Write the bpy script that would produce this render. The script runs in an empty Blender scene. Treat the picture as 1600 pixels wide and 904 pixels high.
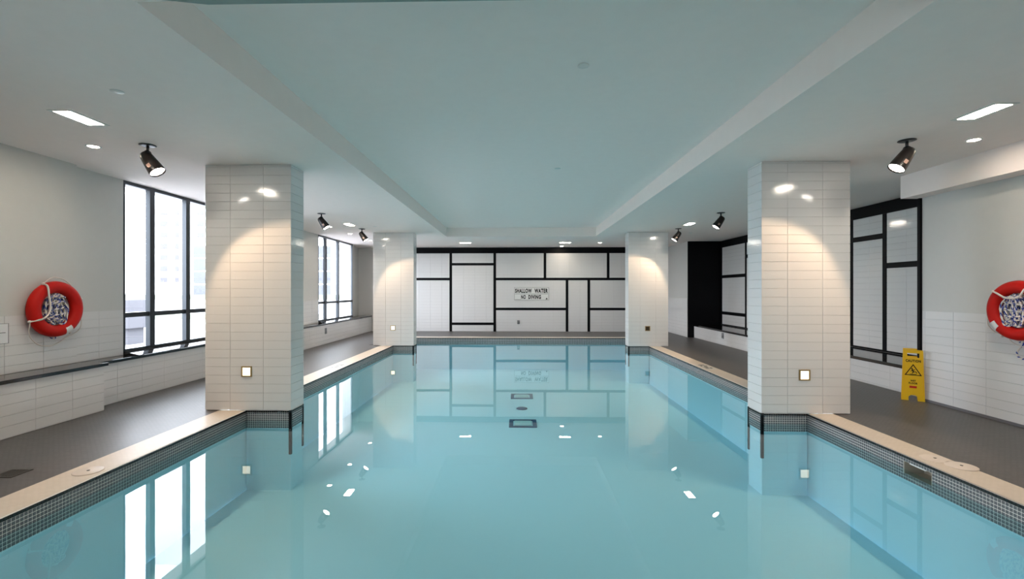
import bpy, bmesh, math, random
from mathutils import Vector, Matrix
random.seed(7)
R = math.radians
scene = bpy.context.scene
COL = scene.collection

# ------------------------------------------------------------------ camera, world, exposure
H = 2.93            # soffit height
HT = 3.18           # height of the ceiling tray
WATER = -0.12
cam_d = bpy.data.cameras.new('camera')
cam_d.sensor_width = 36.0
cam_d.lens = 740 / 1600 * 36
cam_d.shift_x = (800 - 791.6) / 1600
cam_d.shift_y = 1.5 / 1600
cam_d.clip_end = 600
cam = bpy.data.objects.new('camera', cam_d)
cam.location = (0, 0, 1.43)
cam.rotation_euler = (math.pi / 2, 0, 0.0237)
COL.objects.link(cam)
scene.camera = cam

SKY = 15.0
world = bpy.data.worlds.new('overcast_sky')
scene.world = world
world.use_nodes = True
bg = world.node_tree.nodes['Background']
bg.inputs[0].default_value = (0.83, 0.885, 1.0, 1)
bg.inputs[1].default_value = SKY

vs = scene.view_settings
vs.view_transform = 'Standard'
vs.look = 'None'
vs.gamma = 1.0
vs.use_curve_mapping = False
vs.exposure = 0.32
scene.cycles.use_denoising = True
scene.cycles.max_bounces = 14
scene.cycles.diffuse_bounces = 6
scene.cycles.transparent_max_bounces = 16
scene.cycles.sample_clamp_indirect = 8.0

WARM = (1.0, 0.70, 0.44)
SPOT_W = 66.0
LINEAR_L = 110.0
DOWN_L = 170.0

def portal(y0, y1, z0, z1, x):
    d = bpy.data.lights.new('window_portal', 'AREA')
    d.shape = 'RECTANGLE'; d.size = z1 - z0; d.size_y = y1 - y0
    d.cycles.is_portal = True
    o = bpy.data.objects.new('window_portal', d)
    o.location = (x, (y0 + y1) / 2, (z0 + z1) / 2)
    o.rotation_euler = (0, -math.pi / 2, 0)
    COL.objects.link(o)
WINDOWS = [(6.31, 9.05, [6.80, 7.55, 8.30]), (12.59, 15.25, [13.08, 14.0]), (-2.80, -0.10, [-2.3, -1.55, -0.8])]  # last window is unseen, added behind the camera for daylight on the foreground
for a, b, _ in WINDOWS:
    portal(a, b, 0.6, H, -5.5)

# ------------------------------------------------------------------ materials
MATS = {}
def mat(name, col, rough=0.5, spec=0.5, metal=0.0, emit=None, estr=0.0):
    if name in MATS: return MATS[name]
    m = bpy.data.materials.new(name); m.use_nodes = True
    b = m.node_tree.nodes['Principled BSDF']
    b.inputs['Base Color'].default_value = (*col, 1)
    b.inputs['Roughness'].default_value = rough
    b.inputs['Specular IOR Level'].default_value = spec
    b.inputs['Metallic'].default_value = metal
    if emit:
        b.inputs['Emission Color'].default_value = (*emit, 1)
        b.inputs['Emission Strength'].default_value = estr
    MATS[name] = m
    return m
def nodes(m):
    nt = m.node_tree
    return nt, nt.nodes, nt.links, nt.nodes['Principled BSDF']
def noise_bump(m, scale, strength, dist=0.002, colvar=0.0):
    nt, N, L, b = nodes(m)
    tc = N.new('ShaderNodeTexCoord')
    n = N.new('ShaderNodeTexNoise'); n.inputs['Scale'].default_value = scale; n.inputs['Detail'].default_value = 3
    L.new(tc.outputs['Object'], n.inputs['Vector'])
    bp = N.new('ShaderNodeBump'); bp.inputs['Strength'].default_value = strength; bp.inputs['Distance'].default_value = dist
    L.new(n.outputs['Fac'], bp.inputs['Height']); L.new(bp.outputs['Normal'], b.inputs['Normal'])
    if colvar:
        c = b.inputs['Base Color'].default_value[:3]
        mx = N.new('ShaderNodeMix'); mx.data_type = 'RGBA'
        n2 = N.new('ShaderNodeTexNoise'); n2.inputs['Scale'].default_value = scale * 0.07
        L.new(tc.outputs['Object'], n2.inputs['Vector'])
        mx.inputs[6].default_value = (*[x * (1 - colvar) for x in c], 1)
        mx.inputs[7].default_value = (*[min(1, x * (1 + colvar)) for x in c], 1)
        L.new(n2.outputs['Fac'], mx.inputs[0]); L.new(mx.outputs[2], b.inputs['Base Color'])
    return m

M_ceil = noise_bump(mat('painted_ceiling', (0.95, 0.845, 0.80), 0.8, 0.2), 140, 0.12, 0.002, 0.02)
M_wall = noise_bump(mat('painted_wall', (0.60, 0.585, 0.56), 0.75, 0.2), 160, 0.15, 0.002, 0.02)
M_tile = mat('white_glazed_tile', (0.72, 0.70, 0.69), 0.10, 0.5)
M_grout = mat('tile_grout', (0.62, 0.595, 0.57), 0.9, 0.1)
M_black = mat('black_tile', (0.003, 0.003, 0.004), 0.45, 0.12)
M_granite = mat('dark_granite', (0.014, 0.013, 0.013), 0.08, 0.5)
M_blackmetal = mat('black_metal', (0.012, 0.012, 0.014), 0.35, 0.5)
M_frame = mat('window_frame_metal', (0.030, 0.035, 0.042), 0.30, 0.5, 0.4)
M_mosaic = mat('grey_mosaic_tile', (0.13, 0.13, 0.14), 0.15, 0.6)
M_mosaic_dk = mat('dark_bullnose_tile', (0.010, 0.009, 0.009), 0.2, 0.5)
M_mgrout = mat('mosaic_grout', (0.82, 0.79, 0.75), 0.9, 0.1)
M_plaster = mat('pool_finish', (0.56, 0.80, 0.88), 0.6, 0.2)
M_white = mat('white_plastic', (0.78, 0.77, 0.74), 0.4)
M_chrome = mat('brushed_steel', (0.55, 0.55, 0.55), 0.25, 0.5, 1.0)
M_greybox = mat('grey_cover', (0.17, 0.17, 0.18), 0.4)
M_lin = mat('linear_diffuser', (0.9, 0.9, 0.9), 0.4, 0.3, 0, (1.0, 0.90, 0.76), LINEAR_L)
M_down = mat('downlight_lens', (0.9, 0.9, 0.9), 0.4, 0.3, 0, (1.0, 0.86, 0.68), DOWN_L)
M_lens = mat('spot_lens', (0.9, 0.9, 0.9), 0.4, 0.3, 0, (1.0, 0.90, 0.80), 25.0)
M_step = mat('step_light_lens', (0.9, 0.9, 0.85), 0.4, 0.3, 0, (1.0, 0.86, 0.60), 2.2)
M_red = noise_bump(mat('red_ring_shell', (0.52, 0.008, 0.004), 0.5, 0.2), 40, 0.15, 0.003)
M_rope = mat('white_rope', (0.75, 0.68, 0.62), 0.8, 0.2)
M_ropeblue = mat('blue_rope_strand', (0.03, 0.06, 0.30), 0.8, 0.2)
M_yellow = mat('yellow_plastic', (0.80, 0.47, 0.015), 0.35, 0.4)
M_ink = mat('black_ink', (0.015, 0.012, 0.01), 0.6, 0.2)
M_redink = mat('red_ink', (0.55, 0.03, 0.02), 0.5, 0.2)
M_signwhite = mat('sign_board', (0.74, 0.73, 0.71), 0.4, 0.3)
M_paper = mat('paper', (0.80, 0.79, 0.80), 0.7, 0.1)
M_drain = mat('bronze_drain', (0.06, 0.05, 0.04), 0.4, 0.5, 0.5)
M_drainblue = mat('navy_plastic', (0.03, 0.07, 0.15), 0.5)
M_ext = mat('pale_render', (0.80, 0.79, 0.78), 0.8, 0.1)
M_extglass = mat('far_window_glass', (0.068, 0.064, 0.078), 0.3, 0.3)
M_extglass2 = mat('far_curtain_glass', (0.072, 0.074, 0.082), 0.3, 0.3)
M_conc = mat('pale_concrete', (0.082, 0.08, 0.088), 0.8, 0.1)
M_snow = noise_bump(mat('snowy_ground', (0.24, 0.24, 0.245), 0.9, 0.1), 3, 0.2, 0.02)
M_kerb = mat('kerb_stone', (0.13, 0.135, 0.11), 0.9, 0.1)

def brick_mat(name, c1, c2, cm, pitch_u, pitch_v, joint, rough, spec, bump):
    m = mat(name, c1, rough, spec); nt, N, L, b = nodes(m)
    tc = N.new('ShaderNodeTexCoord'); br = N.new('ShaderNodeTexBrick')
    br.offset = 0.5
    br.inputs['Color1'].default_value = (*c1, 1); br.inputs['Color2'].default_value = (*c2, 1); br.inputs['Mortar'].default_value = (*cm, 1)
    br.inputs['Scale'].default_value = 1.0
    br.inputs['Brick Width'].default_value = pitch_u; br.inputs['Row Height'].default_value = pitch_v
    br.inputs['Mortar Size'].default_value = joint; br.inputs['Mortar Smooth'].default_value = 0.2
    L.new(tc.outputs['Object'], br.inputs['Vector'])
    L.new(br.outputs['Color'], b.inputs['Base Color'])
    bp = N.new('ShaderNodeBump'); bp.inputs['Strength'].default_value = bump; bp.inputs['Distance'].default_value = 0.001; bp.invert = True
    L.new(br.outputs['Fac'], bp.inputs['Height']); L.new(bp.outputs['Normal'], b.inputs['Normal'])
    return m
M_deck = brick_mat('deck_mosaic', (0.098, 0.089, 0.086), (0.115, 0.104, 0.100), (0.060, 0.054, 0.052), 0.05, 0.025, 0.0022, 0.42, 0.45, 0.35)
M_coping = brick_mat('cream_coping_tile', (0.66, 0.56, 0.46), (0.69, 0.59, 0.49), (0.56, 0.47, 0.38), 0.05, 0.025, 0.0015, 0.42, 0.4, 0.25)

def fresnel_sheet(name, ior, tint, gloss_col, bump=None):
    # thin clear sheet: tinted straight transmission plus mirror reflection by Fresnel, the same from both sides
    m = bpy.data.materials.new(name); m.use_nodes = True
    nt = m.node_tree; N = nt.nodes; L = nt.links; N.clear()
    out = N.new('ShaderNodeOutputMaterial'); mx = N.new('ShaderNodeMixShader')
    tr = N.new('ShaderNodeBsdfTransparent'); tr.inputs[0].default_value = (*tint, 1)
    gl = N.new('ShaderNodeBsdfGlossy'); gl.inputs['Roughness'].default_value = 0.0; gl.inputs[0].default_value = (*gloss_col, 1)
    fr = N.new('ShaderNodeFresnel'); geo = N.new('ShaderNodeNewGeometry')
    mi = N.new('ShaderNodeMix'); mi.data_type = 'FLOAT'
    mi.inputs[2].default_value = ior; mi.inputs[3].default_value = 1 / ior
    L.new(geo.outputs['Backfacing'], mi.inputs[0]); L.new(mi.outputs[0], fr.inputs['IOR'])
    L.new(fr.outputs[0], mx.inputs[0]); L.new(tr.outputs[0], mx.inputs[1]); L.new(gl.outputs[0], mx.inputs[2]); L.new(mx.outputs[0], out.inputs[0])
    if bump:
        tc = N.new('ShaderNodeTexCoord'); n = N.new('ShaderNodeTexNoise'); n.inputs['Scale'].default_value = bump[0]; n.inputs['Detail'].default_value = 2
        L.new(tc.outputs['Object'], n.inputs['Vector'])
        bp = N.new('ShaderNodeBump'); bp.inputs['Strength'].default_value = bump[1]; bp.inputs['Distance'].default_value = bump[2]
        L.new(n.outputs['Fac'], bp.inputs['Height']); L.new(bp.outputs['Normal'], gl.inputs['Normal'])
    MATS[name] = m
    return m
M_water = fresnel_sheet('pool_water', 1.333, (0.71, 0.885, 0.92), (1, 1, 1), (1.3, 0.10, 0.004))
M_glass = fresnel_sheet('window_glass', 1.5, (0.93, 0.96, 0.95), (1, 1, 1))

# ------------------------------------------------------------------ geometry helpers
class MB:
    def __init__(self): self.v = []; self.f = []; self.mi = []; self.sm = []
    def add(self, vs_, fs, mi=0, smooth=False):
        o = len(self.v); self.v += [tuple(p) for p in vs_]
        for f in fs: self.f.append(tuple(o + i for i in f)); self.mi.append(mi); self.sm.append(smooth)
        return self
    def box(self, x0, x1, y0, y1, z0, z1, mi=0):
        v = [(x, y, z) for z in (z0, z1) for y in (y0, y1) for x in (x0, x1)]
        return self.add(v, [(0, 2, 3, 1), (4, 5, 7, 6), (0, 1, 5, 4), (2, 6, 7, 3), (0, 4, 6, 2), (1, 3, 7, 5)], mi)
    def bbox(self, x0, x1, y0, y1, z0, z1, r, mi=0):           # bevelled box
        bm = bmesh.new(); bmesh.ops.create_cube(bm, size=1)
        for v in bm.verts:
            v.co = Vector(((x0 + x1) / 2 + v.co.x * (x1 - x0), (y0 + y1) / 2 + v.co.y * (y1 - y0), (z0 + z1) / 2 + v.co.z * (z1 - z0)))
        bmesh.ops.bevel(bm, geom=bm.edges[:], offset=r, segments=2, affect='EDGES', profile=0.5)
        bm.verts.index_update()
        self.add([v.co[:] for v in bm.verts], [[v.index for v in f.verts] for f in bm.faces], mi)
        bm.free(); return self
    def lathe(self, prof, c=(0, 0, 0), axis=(0, 0, 1), n=24, mi=0, smooth=True, cap0=True, cap1=True):
        ax = Vector(axis).normalized(); t = Vector((1, 0, 0)) if abs(ax.x) < 0.9 else Vector((0, 1, 0))
        u = ax.cross(t).normalized(); w = ax.cross(u); c = Vector(c); vs_ = []
        for r, h in prof:
            for k in range(n):
                a = 2 * math.pi * k / n
                vs_.append(c + ax * h + (u * math.cos(a) + w * math.sin(a)) * r)
        fs = [(i * n + k, i * n + (k + 1) % n, (i + 1) * n + (k + 1) % n, (i + 1) * n + k) for i in range(len(prof) - 1) for k in range(n)]
        self.add(vs_, fs, mi, smooth)
        o = len(self.v) - len(vs_)
        for flag, i in ((cap0, 0), (cap1, len(prof) - 1)):
            if flag and prof[i][0] > 1e-5:
                self.f.append(tuple(o + i * n + k for k in range(n))); self.mi.append(mi); self.sm.append(False)
        return self
    def tube(self, pts, r, n=8, closed=False, mi=0, mi2=None, step=3):
        pts = [Vector(p) for p in pts]; m = len(pts); vs_ = []; prev = None
        for i, p in enumerate(pts):
            a = pts[(i - 1) % m] if closed or i > 0 else p; b = pts[(i + 1) % m] if closed or i < m - 1 else p
            d = (b - a).normalized()
            if prev is None:
                t = Vector((0, 0, 1)) if abs(d.z) < 0.9 else Vector((1, 0, 0)); prev = d.cross(t).normalized()
            prev = (prev - d * prev.dot(d)).normalized(); w = d.cross(prev)
            for k in range(n):
                an = 2 * math.pi * k / n
                vs_.append(p + (prev * math.cos(an) + w * math.sin(an)) * r)
        o = len(self.v); self.v += [tuple(p) for p in vs_]
        for i in range(m if closed else m - 1):
            j = (i + 1) % m
            for k in range(n):
                self.f.append((o + i * n + k, o + i * n + (k + 1) % n, o + j * n + (k + 1) % n, o + j * n + k))
                self.mi.append(mi if mi2 is None or ((i + k) // step) % 3 < 2 else mi2); self.sm.append(True)
        if not closed:
            self.f.append(tuple(o + k for k in range(n))); self.f.append(tuple(o + (m - 1) * n + k for k in range(n)))
            self.mi += [mi, mi]; self.sm += [False, False]
        return self
    def prism(self, poly, T, d, mi=0):                         # 2-D outline extruded by d along local z, placed by matrix T
        n = len(poly)
        vs_ = [T @ Vector((x, y, 0)) for x, y in poly] + [T @ Vector((x, y, d)) for x, y in poly]
        return self.add(vs_, [tuple(range(n))[::-1], tuple(range(n, 2 * n))] + [(i, (i + 1) % n, n + (i + 1) % n, n + i) for i in range(n)], mi)
    def mesh(self, name, mats):
        me = bpy.data.meshes.new(name); me.from_pydata(self.v, [], self.f)
        for m in (mats if isinstance(mats, (list, tuple)) else [mats]): me.materials.append(m)
        me.polygons.foreach_set('material_index', self.mi); me.polygons.foreach_set('use_smooth', self.sm)
        bm = bmesh.new(); bm.from_mesh(me); bmesh.ops.recalc_face_normals(bm, faces=bm.faces[:]); bm.to_mesh(me); bm.free()
        return me
    def build(self, name, mats, parent=None, **tags):
        return link(bpy.data.objects.new(name, self.mesh(name, mats)), parent, **tags)

LOC = {}
def tag(o, label=None, cat=None, group=None, kind=None):
    if label: o['label'] = label
    if cat: o['category'] = cat
    if group: o['group'] = group
    if kind: o['kind'] = kind
    return o
def link(o, parent=None, **tags):
    COL.objects.link(o)
    if parent is not None:
        o.parent = parent
        o.matrix_parent_inverse = Matrix.Translation(-LOC.get(parent, Vector((0, 0, 0))))
    return tag(o, **tags)
def thing(name, loc, **tags):
    o = bpy.data.objects.new(name, None); o.empty_display_size = 0.1
    o.location = loc; LOC[o] = Vector(loc); COL.objects.link(o)
    return tag(o, **tags)

# --- tiles: rectangles cut from a stack-bond grid, each an object sharing mesh data, or joined
TW, TH, TJ, TT = 0.400, 0.1035, 0.0024, 0.008
TILE_MESH = {}
def tile_geo(w, h, t=TT, c=0.0012):
    a, b = w / 2, h / 2
    v = [(-a, -b, 0), (a, -b, 0), (a, b, 0), (-a, b, 0), (-a, -b, t - c), (a, -b, t - c), (a, b, t - c), (-a, b, t - c),
         (-a + c, -b + c, t), (a - c, -b + c, t), (a - c, b - c, t), (-a + c, b - c, t)]
    f = [(0, 1, 5, 4), (1, 2, 6, 5), (2, 3, 7, 6), (3, 0, 4, 7), (4, 5, 9, 8), (5, 6, 10, 9), (6, 7, 11, 10), (7, 4, 8, 11), (8, 9, 10, 11)]
    return v, f
def cuts(a, b, anchor, pitch):
    k = math.ceil((a - anchor) / pitch + 1e-6); xs = [a]
    while anchor + k * pitch < b - 1e-6:
        if anchor + k * pitch - xs[-1] > 0.012: xs.append(anchor + k * pitch)
        k += 1
    xs.append(b)
    return xs
def tiles(parent, O, U, V, u0, u1, v0, v1, ua=0.0, va=0.0, joined=False, m=None, name='tile', jitter=0.0022):
    """tile the rectangle u0..u1 x v0..v1 of the plane through O spanned by U, V (normal U x V)"""
    O, U, V = Vector(O), Vector(U), Vector(V); Nn = U.cross(V); m = m or M_tile
    B = Matrix((U, V, Nn)).transposed().to_4x4()
    mb = MB(); us = cuts(u0, u1, ua, TW); vs_ = cuts(v0, v1, va, TH)
    for i in range(len(us) - 1):
        for j in range(len(vs_) - 1):
            w = round(us[i + 1] - us[i] - TJ, 4); h = round(vs_[j + 1] - vs_[j] - TJ, 4)
            if w < 0.005 or h < 0.005: continue
            P = O + U * ((us[i] + us[i + 1]) / 2) + V * ((vs_[j] + vs_[j + 1]) / 2)
            J = Matrix.Rotation(random.gauss(0, jitter), 4, 'X') @ Matrix.Rotation(random.gauss(0, jitter * 0.4), 4, 'Y')
            T = Matrix.Translation(P) @ B @ J
            if joined:
                v, f = tile_geo(w, h); mb.add([T @ Vector(p) for p in v], f)
            else:
                key = (w, h, m.name)
                if key not in TILE_MESH:
                    v, f = tile_geo(w, h); TILE_MESH[key] = MB().add(v, f).mesh('tile', m)
                o = bpy.data.objects.new(name, TILE_MESH[key]); o.matrix_world = T
                link(o, parent); o.matrix_basis = T
    if joined and mb.v: mb.build('tile_field', m, parent, kind='stuff')

def text_mesh(s, w, h, bold=0.0):
    """built-in font outline fitted into a w x h box centred at the origin; returns verts, faces"""
    cu = bpy.data.curves.new('t', 'FONT'); cu.body = s; cu.offset = bold; cu.resolution_u = 3; cu.space_character = 1.16
    ob = bpy.data.objects.new('t', cu); COL.objects.link(ob)
    dg = bpy.context.evaluated_depsgraph_get(); me = bpy.data.meshes.new_from_object(ob.evaluated_get(dg))
    vs_ = [v.co.copy() for v in me.vertices]; fs = [tuple(p.vertices) for p in me.polygons]
    bpy.data.objects.remove(ob); bpy.data.curves.remove(cu); bpy.data.meshes.remove(me)
    x0 = min(v.x for v in vs_); x1 = max(v.x for v in vs_); y0 = min(v.y for v in vs_); y1 = max(v.y for v in vs_)
    return [Vector(((v.x - (x0 + x1) / 2) * w / (x1 - x0), (v.y - (y0 + y1) / 2) * h / (y1 - y0), 0)) for v in vs_], fs
def lettering(parent, s, T, w, h, m, name='lettering', bold=0.02):
    v, f = text_mesh(s, w, h, bold)
    return MB().add([T @ p for p in v], f).build(name, m, parent)
def frame_T(P, U, V):
    U, V = Vector(U).normalized(), Vector(V).normalized()
    return Matrix.Translation(P) @ Matrix((U, V, U.cross(V))).transposed().to_4x4()

# ------------------------------------------------------------------ layout constants (metres)
XL, XR = -3.24, 3.36                 # pool edges
CLo, CRo = -3.56, 3.65               # outer edges of the coping
YN, YF = 0.7, 14.30                  # pool ends
YFo = 14.60
Y1, Y1b, Y2, Y2b = 5.57, 5.905, 12.205, 12.55
CL0, CL1, CR0, CR1 = -3.735, -2.697, 2.83, 3.845
YB = 16.52                           # back wall
YR = -3.5                            # rear wall behind the camera
WL1, WL2 = -5.268, -5.36              # left wall, left window wall
WR, WRn, NX = 5.27, 5.38, 6.20       # right wall, low niche wall, niche back
POOLD = -0.95
SK0_, SK1_ = 3.918, 4.212           # skimmer opening in the right pool wall

# ------------------------------------------------------------------ floor, pool
fl = MB()
fl.box(-5.7, CLo, YR, YB + .1, -0.12, 0).box(CRo, 6.4, YR, YB + .1, -0.12, 0)
fl.box(CLo, CRo, YFo, YB + .1, -0.12, 0).box(CLo, CRo, YR, YN - .3, -0.12, 0)
fl.build('floor', M_deck, kind='structure')

pool = thing('swimming_pool', (0.06, 7.5, POOLD), label='indoor swimming pool with cream coping and grey mosaic waterline band', cat='pool')
pb = MB()
pb.box(XL, XR, YN, YF, POOLD - .1, POOLD)
pb.box(XL - .2, XL - .012, YN - .2, YF + .2, POOLD - .1, -0.03).box(XR + .012, XR + .2, YN - .2, SK0_, POOLD - .1, -0.03).box(XR + .012, XR + .2, SK1_, YF + .2, POOLD - .1, -0.03).box(XR + .012, XR + .2, SK0_, SK1_, POOLD - .1, -0.168)
pb.box(XL - .012, XR + .012, YF + .012, YF + .2, POOLD - .1, -0.03).box(XL - .012, XR + .012, YN - .2, YN - .012, POOLD - .1, -0.03)
pb.build('basin', M_plaster, pool)
def coping(x0, x1, y0, y1): MB().box(x0, x1, y0, y1, -0.03, 0.003).build('coping', M_coping, pool)
for y0, y1 in ((YN - .3, Y1), (Y1b, Y2), (Y2b, YFo)):
    coping(CLo, XL - .012, y0, y1); coping(XR + .012, CRo, y0, y1)
coping(XL - .012, XR + .012, YF + .012, YFo); coping(XL - .012, XR + .012, YN - .3, YN - .012)

P1 = 0.0262
def mosaic(parent, O, U, length, rows=8, skip=None, name='mosaic_band', anchor=0.0):
    """one-inch mosaic hanging down from O along U (normal to the right of U looking down = U x -Z)"""
    O, U = Vector(O), Vector(U); V = Vector((0, 0, 1)); Nn = U.cross(V)
    B = Matrix((U, V, Nn)).transposed().to_4x4(); n = max(1, round(length / P1)); p = length / n
    mb = MB(); gb = MB()
    for i in range(n):
        for j in range(rows):
            if skip and skip(i * p + p / 2, -(j + .5) * P1): continue
            T = Matrix.Translation(O + U * ((i + .5) * p) - V * ((j + .5) * P1)) @ B
            v, f = tile_geo(p - .0042, P1 - .0042, .004 if j else .009, .001)
            mb.add([T @ Vector(q) for q in v], f, 1 if j == 0 else 0)
    seg = [(0, length)]
    for a, b in seg:
        T = Matrix.Translation(O + U * a) @ B
        L_ = b - a; h = rows * P1
        if not skip:
            gb.add([T @ Vector(q) for q in ((0, -h, -.012), (L_, -h, -.012), (L_, 0, -.012), (0, 0, -.012), (0, -h, .0016), (L_, -h, .0016), (L_, 0, .0016), (0, 0, .0016))],
                   [(0, 1, 2, 3), (4, 5, 6, 7), (0, 1, 5, 4), (1, 2, 6, 5), (2, 3, 7, 6), (3, 0, 4, 7)])
    if skip:                                                   # grout bed in strips so that the opening stays open
        for i in range(n):
            for j in range(rows):
                if skip(i * p + p / 2, -(j + .5) * P1): continue
                T = Matrix.Translation(O + U * (i * p) - V * ((j + 1) * P1)) @ B
                gb.add([T @ Vector(q) for q in ((0, 0, .0016), (p, 0, .0016), (p, P1, .0016), (0, P1, .0016))], [(0, 1, 2, 3)])
    mb.build(name, [M_mosaic, M_mosaic_dk], parent, kind='stuff')
    gb.build('mosaic_grout', M_mgrout, parent)
# skimmer opening on the right side
SK0, SK1 = 3.93, 4.20
for y0, y1 in ((YN, Y1), (Y1b, Y2), (Y2b, YF)):
    mosaic(pool, (XL, y1, 0.002), (0, -1, 0), y1 - y0) if False else mosaic(pool, (XL, y0, 0.002), (0, 1, 0), y1 - y0)
    if y0 == YN:
        mosaic(pool, (XR, y1, 0.002), (0, -1, 0), y1 - y0, skip=lambda s, z: SK0 < Y1 - s < SK1 and -0.155 < z < -0.045)
    else:
        mosaic(pool, (XR, y1, 0.002), (0, -1, 0), y1 - y0)
mosaic(pool, (XL, YF, 0.002), (1, 0, 0), XR - XL)
# water
wm = MB()
def wq(x0, x1, y0, y1): wm.add([(x0, y0, WATER), (x1, y0, WATER), (x1, y1, WATER), (x0, y1, WATER)], [(0, 1, 2, 3)])
wq(CL1, CR0, YN, YF)
for y0, y1 in ((YN, Y1), (Y1b, Y2), (Y2b, YF)): wq(XL, CL1, y0, y1); wq(CR0, XR, y0, y1)
w = bpy.data.objects.new('pool_water', None)
me = bpy.data.meshes.new('pool_water'); me.from_pydata(wm.v, [], wm.f); me.materials.append(M_water)
bmw = bmesh.new(); bmw.from_mesh(me); bmesh.ops.remove_doubles(bmw, verts=bmw.verts[:], dist=1e-5)
for f_ in bmw.faces:
    if f_.normal.z < 0: f_.normal_flip()
bmw.to_mesh(me); bmw.free()
bpy.data.objects.remove(w)
link(bpy.data.objects.new('pool_water', me), None, label='still turquoise water filling the swimming pool', cat='water', kind='stuff')

# skimmer (right) and lids set in the coping
def lid(parent, x, y, r):
    l = MB().lathe([(0.001, .003), (r, .003), (r, .007), (r - .006, .010), (0.001, .010)], (x, y, 0), n=32, cap0=False, cap1=False).build('lid', mat('cream_lid', (0.70, 0.60, 0.52), 0.4), parent)
    MB().lathe([(0.001, .0101), (.011, .0101), (.011, .0125), (0.001, .0125)], (x, y, 0), n=12, cap0=False, cap1=False).build('finger_hole', M_drain, parent)
sk = thing('pool_skimmer', (3.55, 4.0, 0), label='pool skimmer with tiled-wall mouth and two round lids in right coping', cat='skimmer')
ms = MB()
y0, y1, z0, z1 = SK0, SK1, -0.155, -0.04
ms.box(XR + .001, XR + .17, y0 - .01, y0, z0, z1).box(XR + .001, XR + .17, y1, y1 + .01, z0, z1).box(XR + .17, XR + .18, y0 - .01, y1 + .01, z0, z1)
ms.box(XR + .001, XR + .18, y0 - .01, y1 + .01, z1, z1 + .008).box(XR + .001, XR + .18, y0 - .01, y1 + .01, z0 - .01, z0)
ms.build('mouth', mat('skimmer_throat', (0.42, 0.37, 0.30), 0.5), sk)
MB().box(XR - .004, XR + .02, y0 + .05, y1 - .06, -0.058, -0.047).build('weir_flap', M_white, sk)
lid(sk, 3.535, 4.10, 0.10); lid(sk, 3.60, 3.93, 0.105)
sl = thing('skimmer_lid', (-3.39, 3.66, 0), label='round pale skimmer lid set in the left coping', cat='lid')
lid(sl, -3.39, 3.66, 0.10)

# main drains and hydrostatic valve on the pool bottom
def main_drain(y, label):
    t = thing('main_drain', (0.09, y, POOLD), label=label, cat='drain', group='square drains on the pool bottom')
    a = 0.21
    f = MB()
    for s in (-1, 1):
        f.box(.09 + s * a - .035, .09 + s * a + .035, y - a - .035, y + a + .035, POOLD, POOLD + .012)
        f.box(.09 - a + .035, .09 + a - .035, y + s * a - .035, y + s * a + .035, POOLD, POOLD + .012)
    f.build('frame', M_drainblue, t)
    MB().box(.09 - .15, .09 + .15, y - .15, y + .15, POOLD, POOLD + .015).build('grate', mat('drain_grate', (0.45, 0.66, 0.66), 0.5), t)
main_drain(8.47, 'nearer of the two square blue-framed drains on pool bottom')
main_drain(10.64, 'farther of the two square blue-framed drains on pool bottom')
hv = thing('relief_valve', (0.083, 9.54, POOLD), label='round dark blue valve cover between the two pool drains', cat='valve')
MB().lathe([(.001, 0), (.11, 0), (.11, .01), (.085, .022), (.001, .026)], (0.083, 9.54, POOLD), n=28, cap0=False, cap1=False).build('cover', M_drainblue, hv)
MB().lathe([(.001, .026), (.02, .026), (.02, .032), (.001, .032)], (0.083, 9.54, POOLD), n=14, cap0=False, cap1=False).build('screw', M_chrome, hv)

# ------------------------------------------------------------------ ceiling
TX0, TX1, TY0, TY1 = -1.985, 2.16, 2.42, 13.18
cl = MB()
cl.box(-5.7, TX0, YR, YB + .1, H, HT + .1).box(TX1, 6.4, YR, YB + .1, H, HT + .1)
cl.box(TX0, TX1, YR, TY0, H, HT + .1).box(TX0, TX1, TY1, YB + .1, H, HT + .1)
cl.box(TX0, TX1, TY0, TY1, HT, HT + .1)
cl.build('ceiling', M_ceil, kind='structure')
# thin strip under the near edge of the tray, darker and greener than the ceiling
MB().prism([(-2.0, 2.36), (-1.62, 2.44), (2.16, 2.44), (2.16, 1.9), (-2.0, 1.9)], Matrix.Translation((0, 0, H - .006)), .006).build('trim_1', mat('grey_green_strip', (0.30, 0.37, 0.35), 0.7, 0.2), kind='structure')
# bulkhead over the right wall
MB().box(5.04, 5.35, YR, 6.36, 2.635, H).build('trim_2', M_ceil, kind='structure')

# ------------------------------------------------------------------ walls
# left side
wl = MB()
wl.box(-5.7, WL1, YR, -2.80, 0, H).box(-5.7, WL1, -0.10, 5.53, 0, H)
wl.box(-5.7, WL1, -2.80, -0.10, 0, .54)
wall_left = wl.build('wall_left', M_wall, kind='structure')
wl = MB()
wl.box(-5.7, WL2, 5.53, 6.31, 0, H).box(-5.7, WL2, 6.31, 9.05, 0, .54).box(-5.7, WL2, 9.05, 12.59, 0, H)
wl.box(-5.7, WL2, 12.59, 15.25, 0, .54).box(-5.7, WL2, 15.25, 15.34, 0, H)
wall_left2 = wl.build('wall_left', M_wall, kind='structure')
wall_left3 = MB().box(-5.7, -5.60, 15.34, YB, 0, H).build('wall_left', M_wall, kind='structure')
MB().box(-5.6, WL2, 15.34, YB, 0, .553).build('ledge', M_granite, wall_left3)
WZ = 1.167
UY, UZ = (0, 1, 0), (0, 0, 1)
tiles(wall_left, (WL1 + .0005, 0, 0), UY, UZ, -0.1, 5.53, .570, WZ, ua=5.53, va=WZ)
tiles(wall_left2, (WL2 + .0005, 0, 0), UY, UZ, 5.535, 6.30, .556, WZ, ua=5.53, va=WZ)
tiles(wall_left2, (WL2 + .0005, 0, 0), UY, UZ, 9.06, 12.58, .556, WZ, ua=12.58, va=WZ, joined=True)
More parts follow.
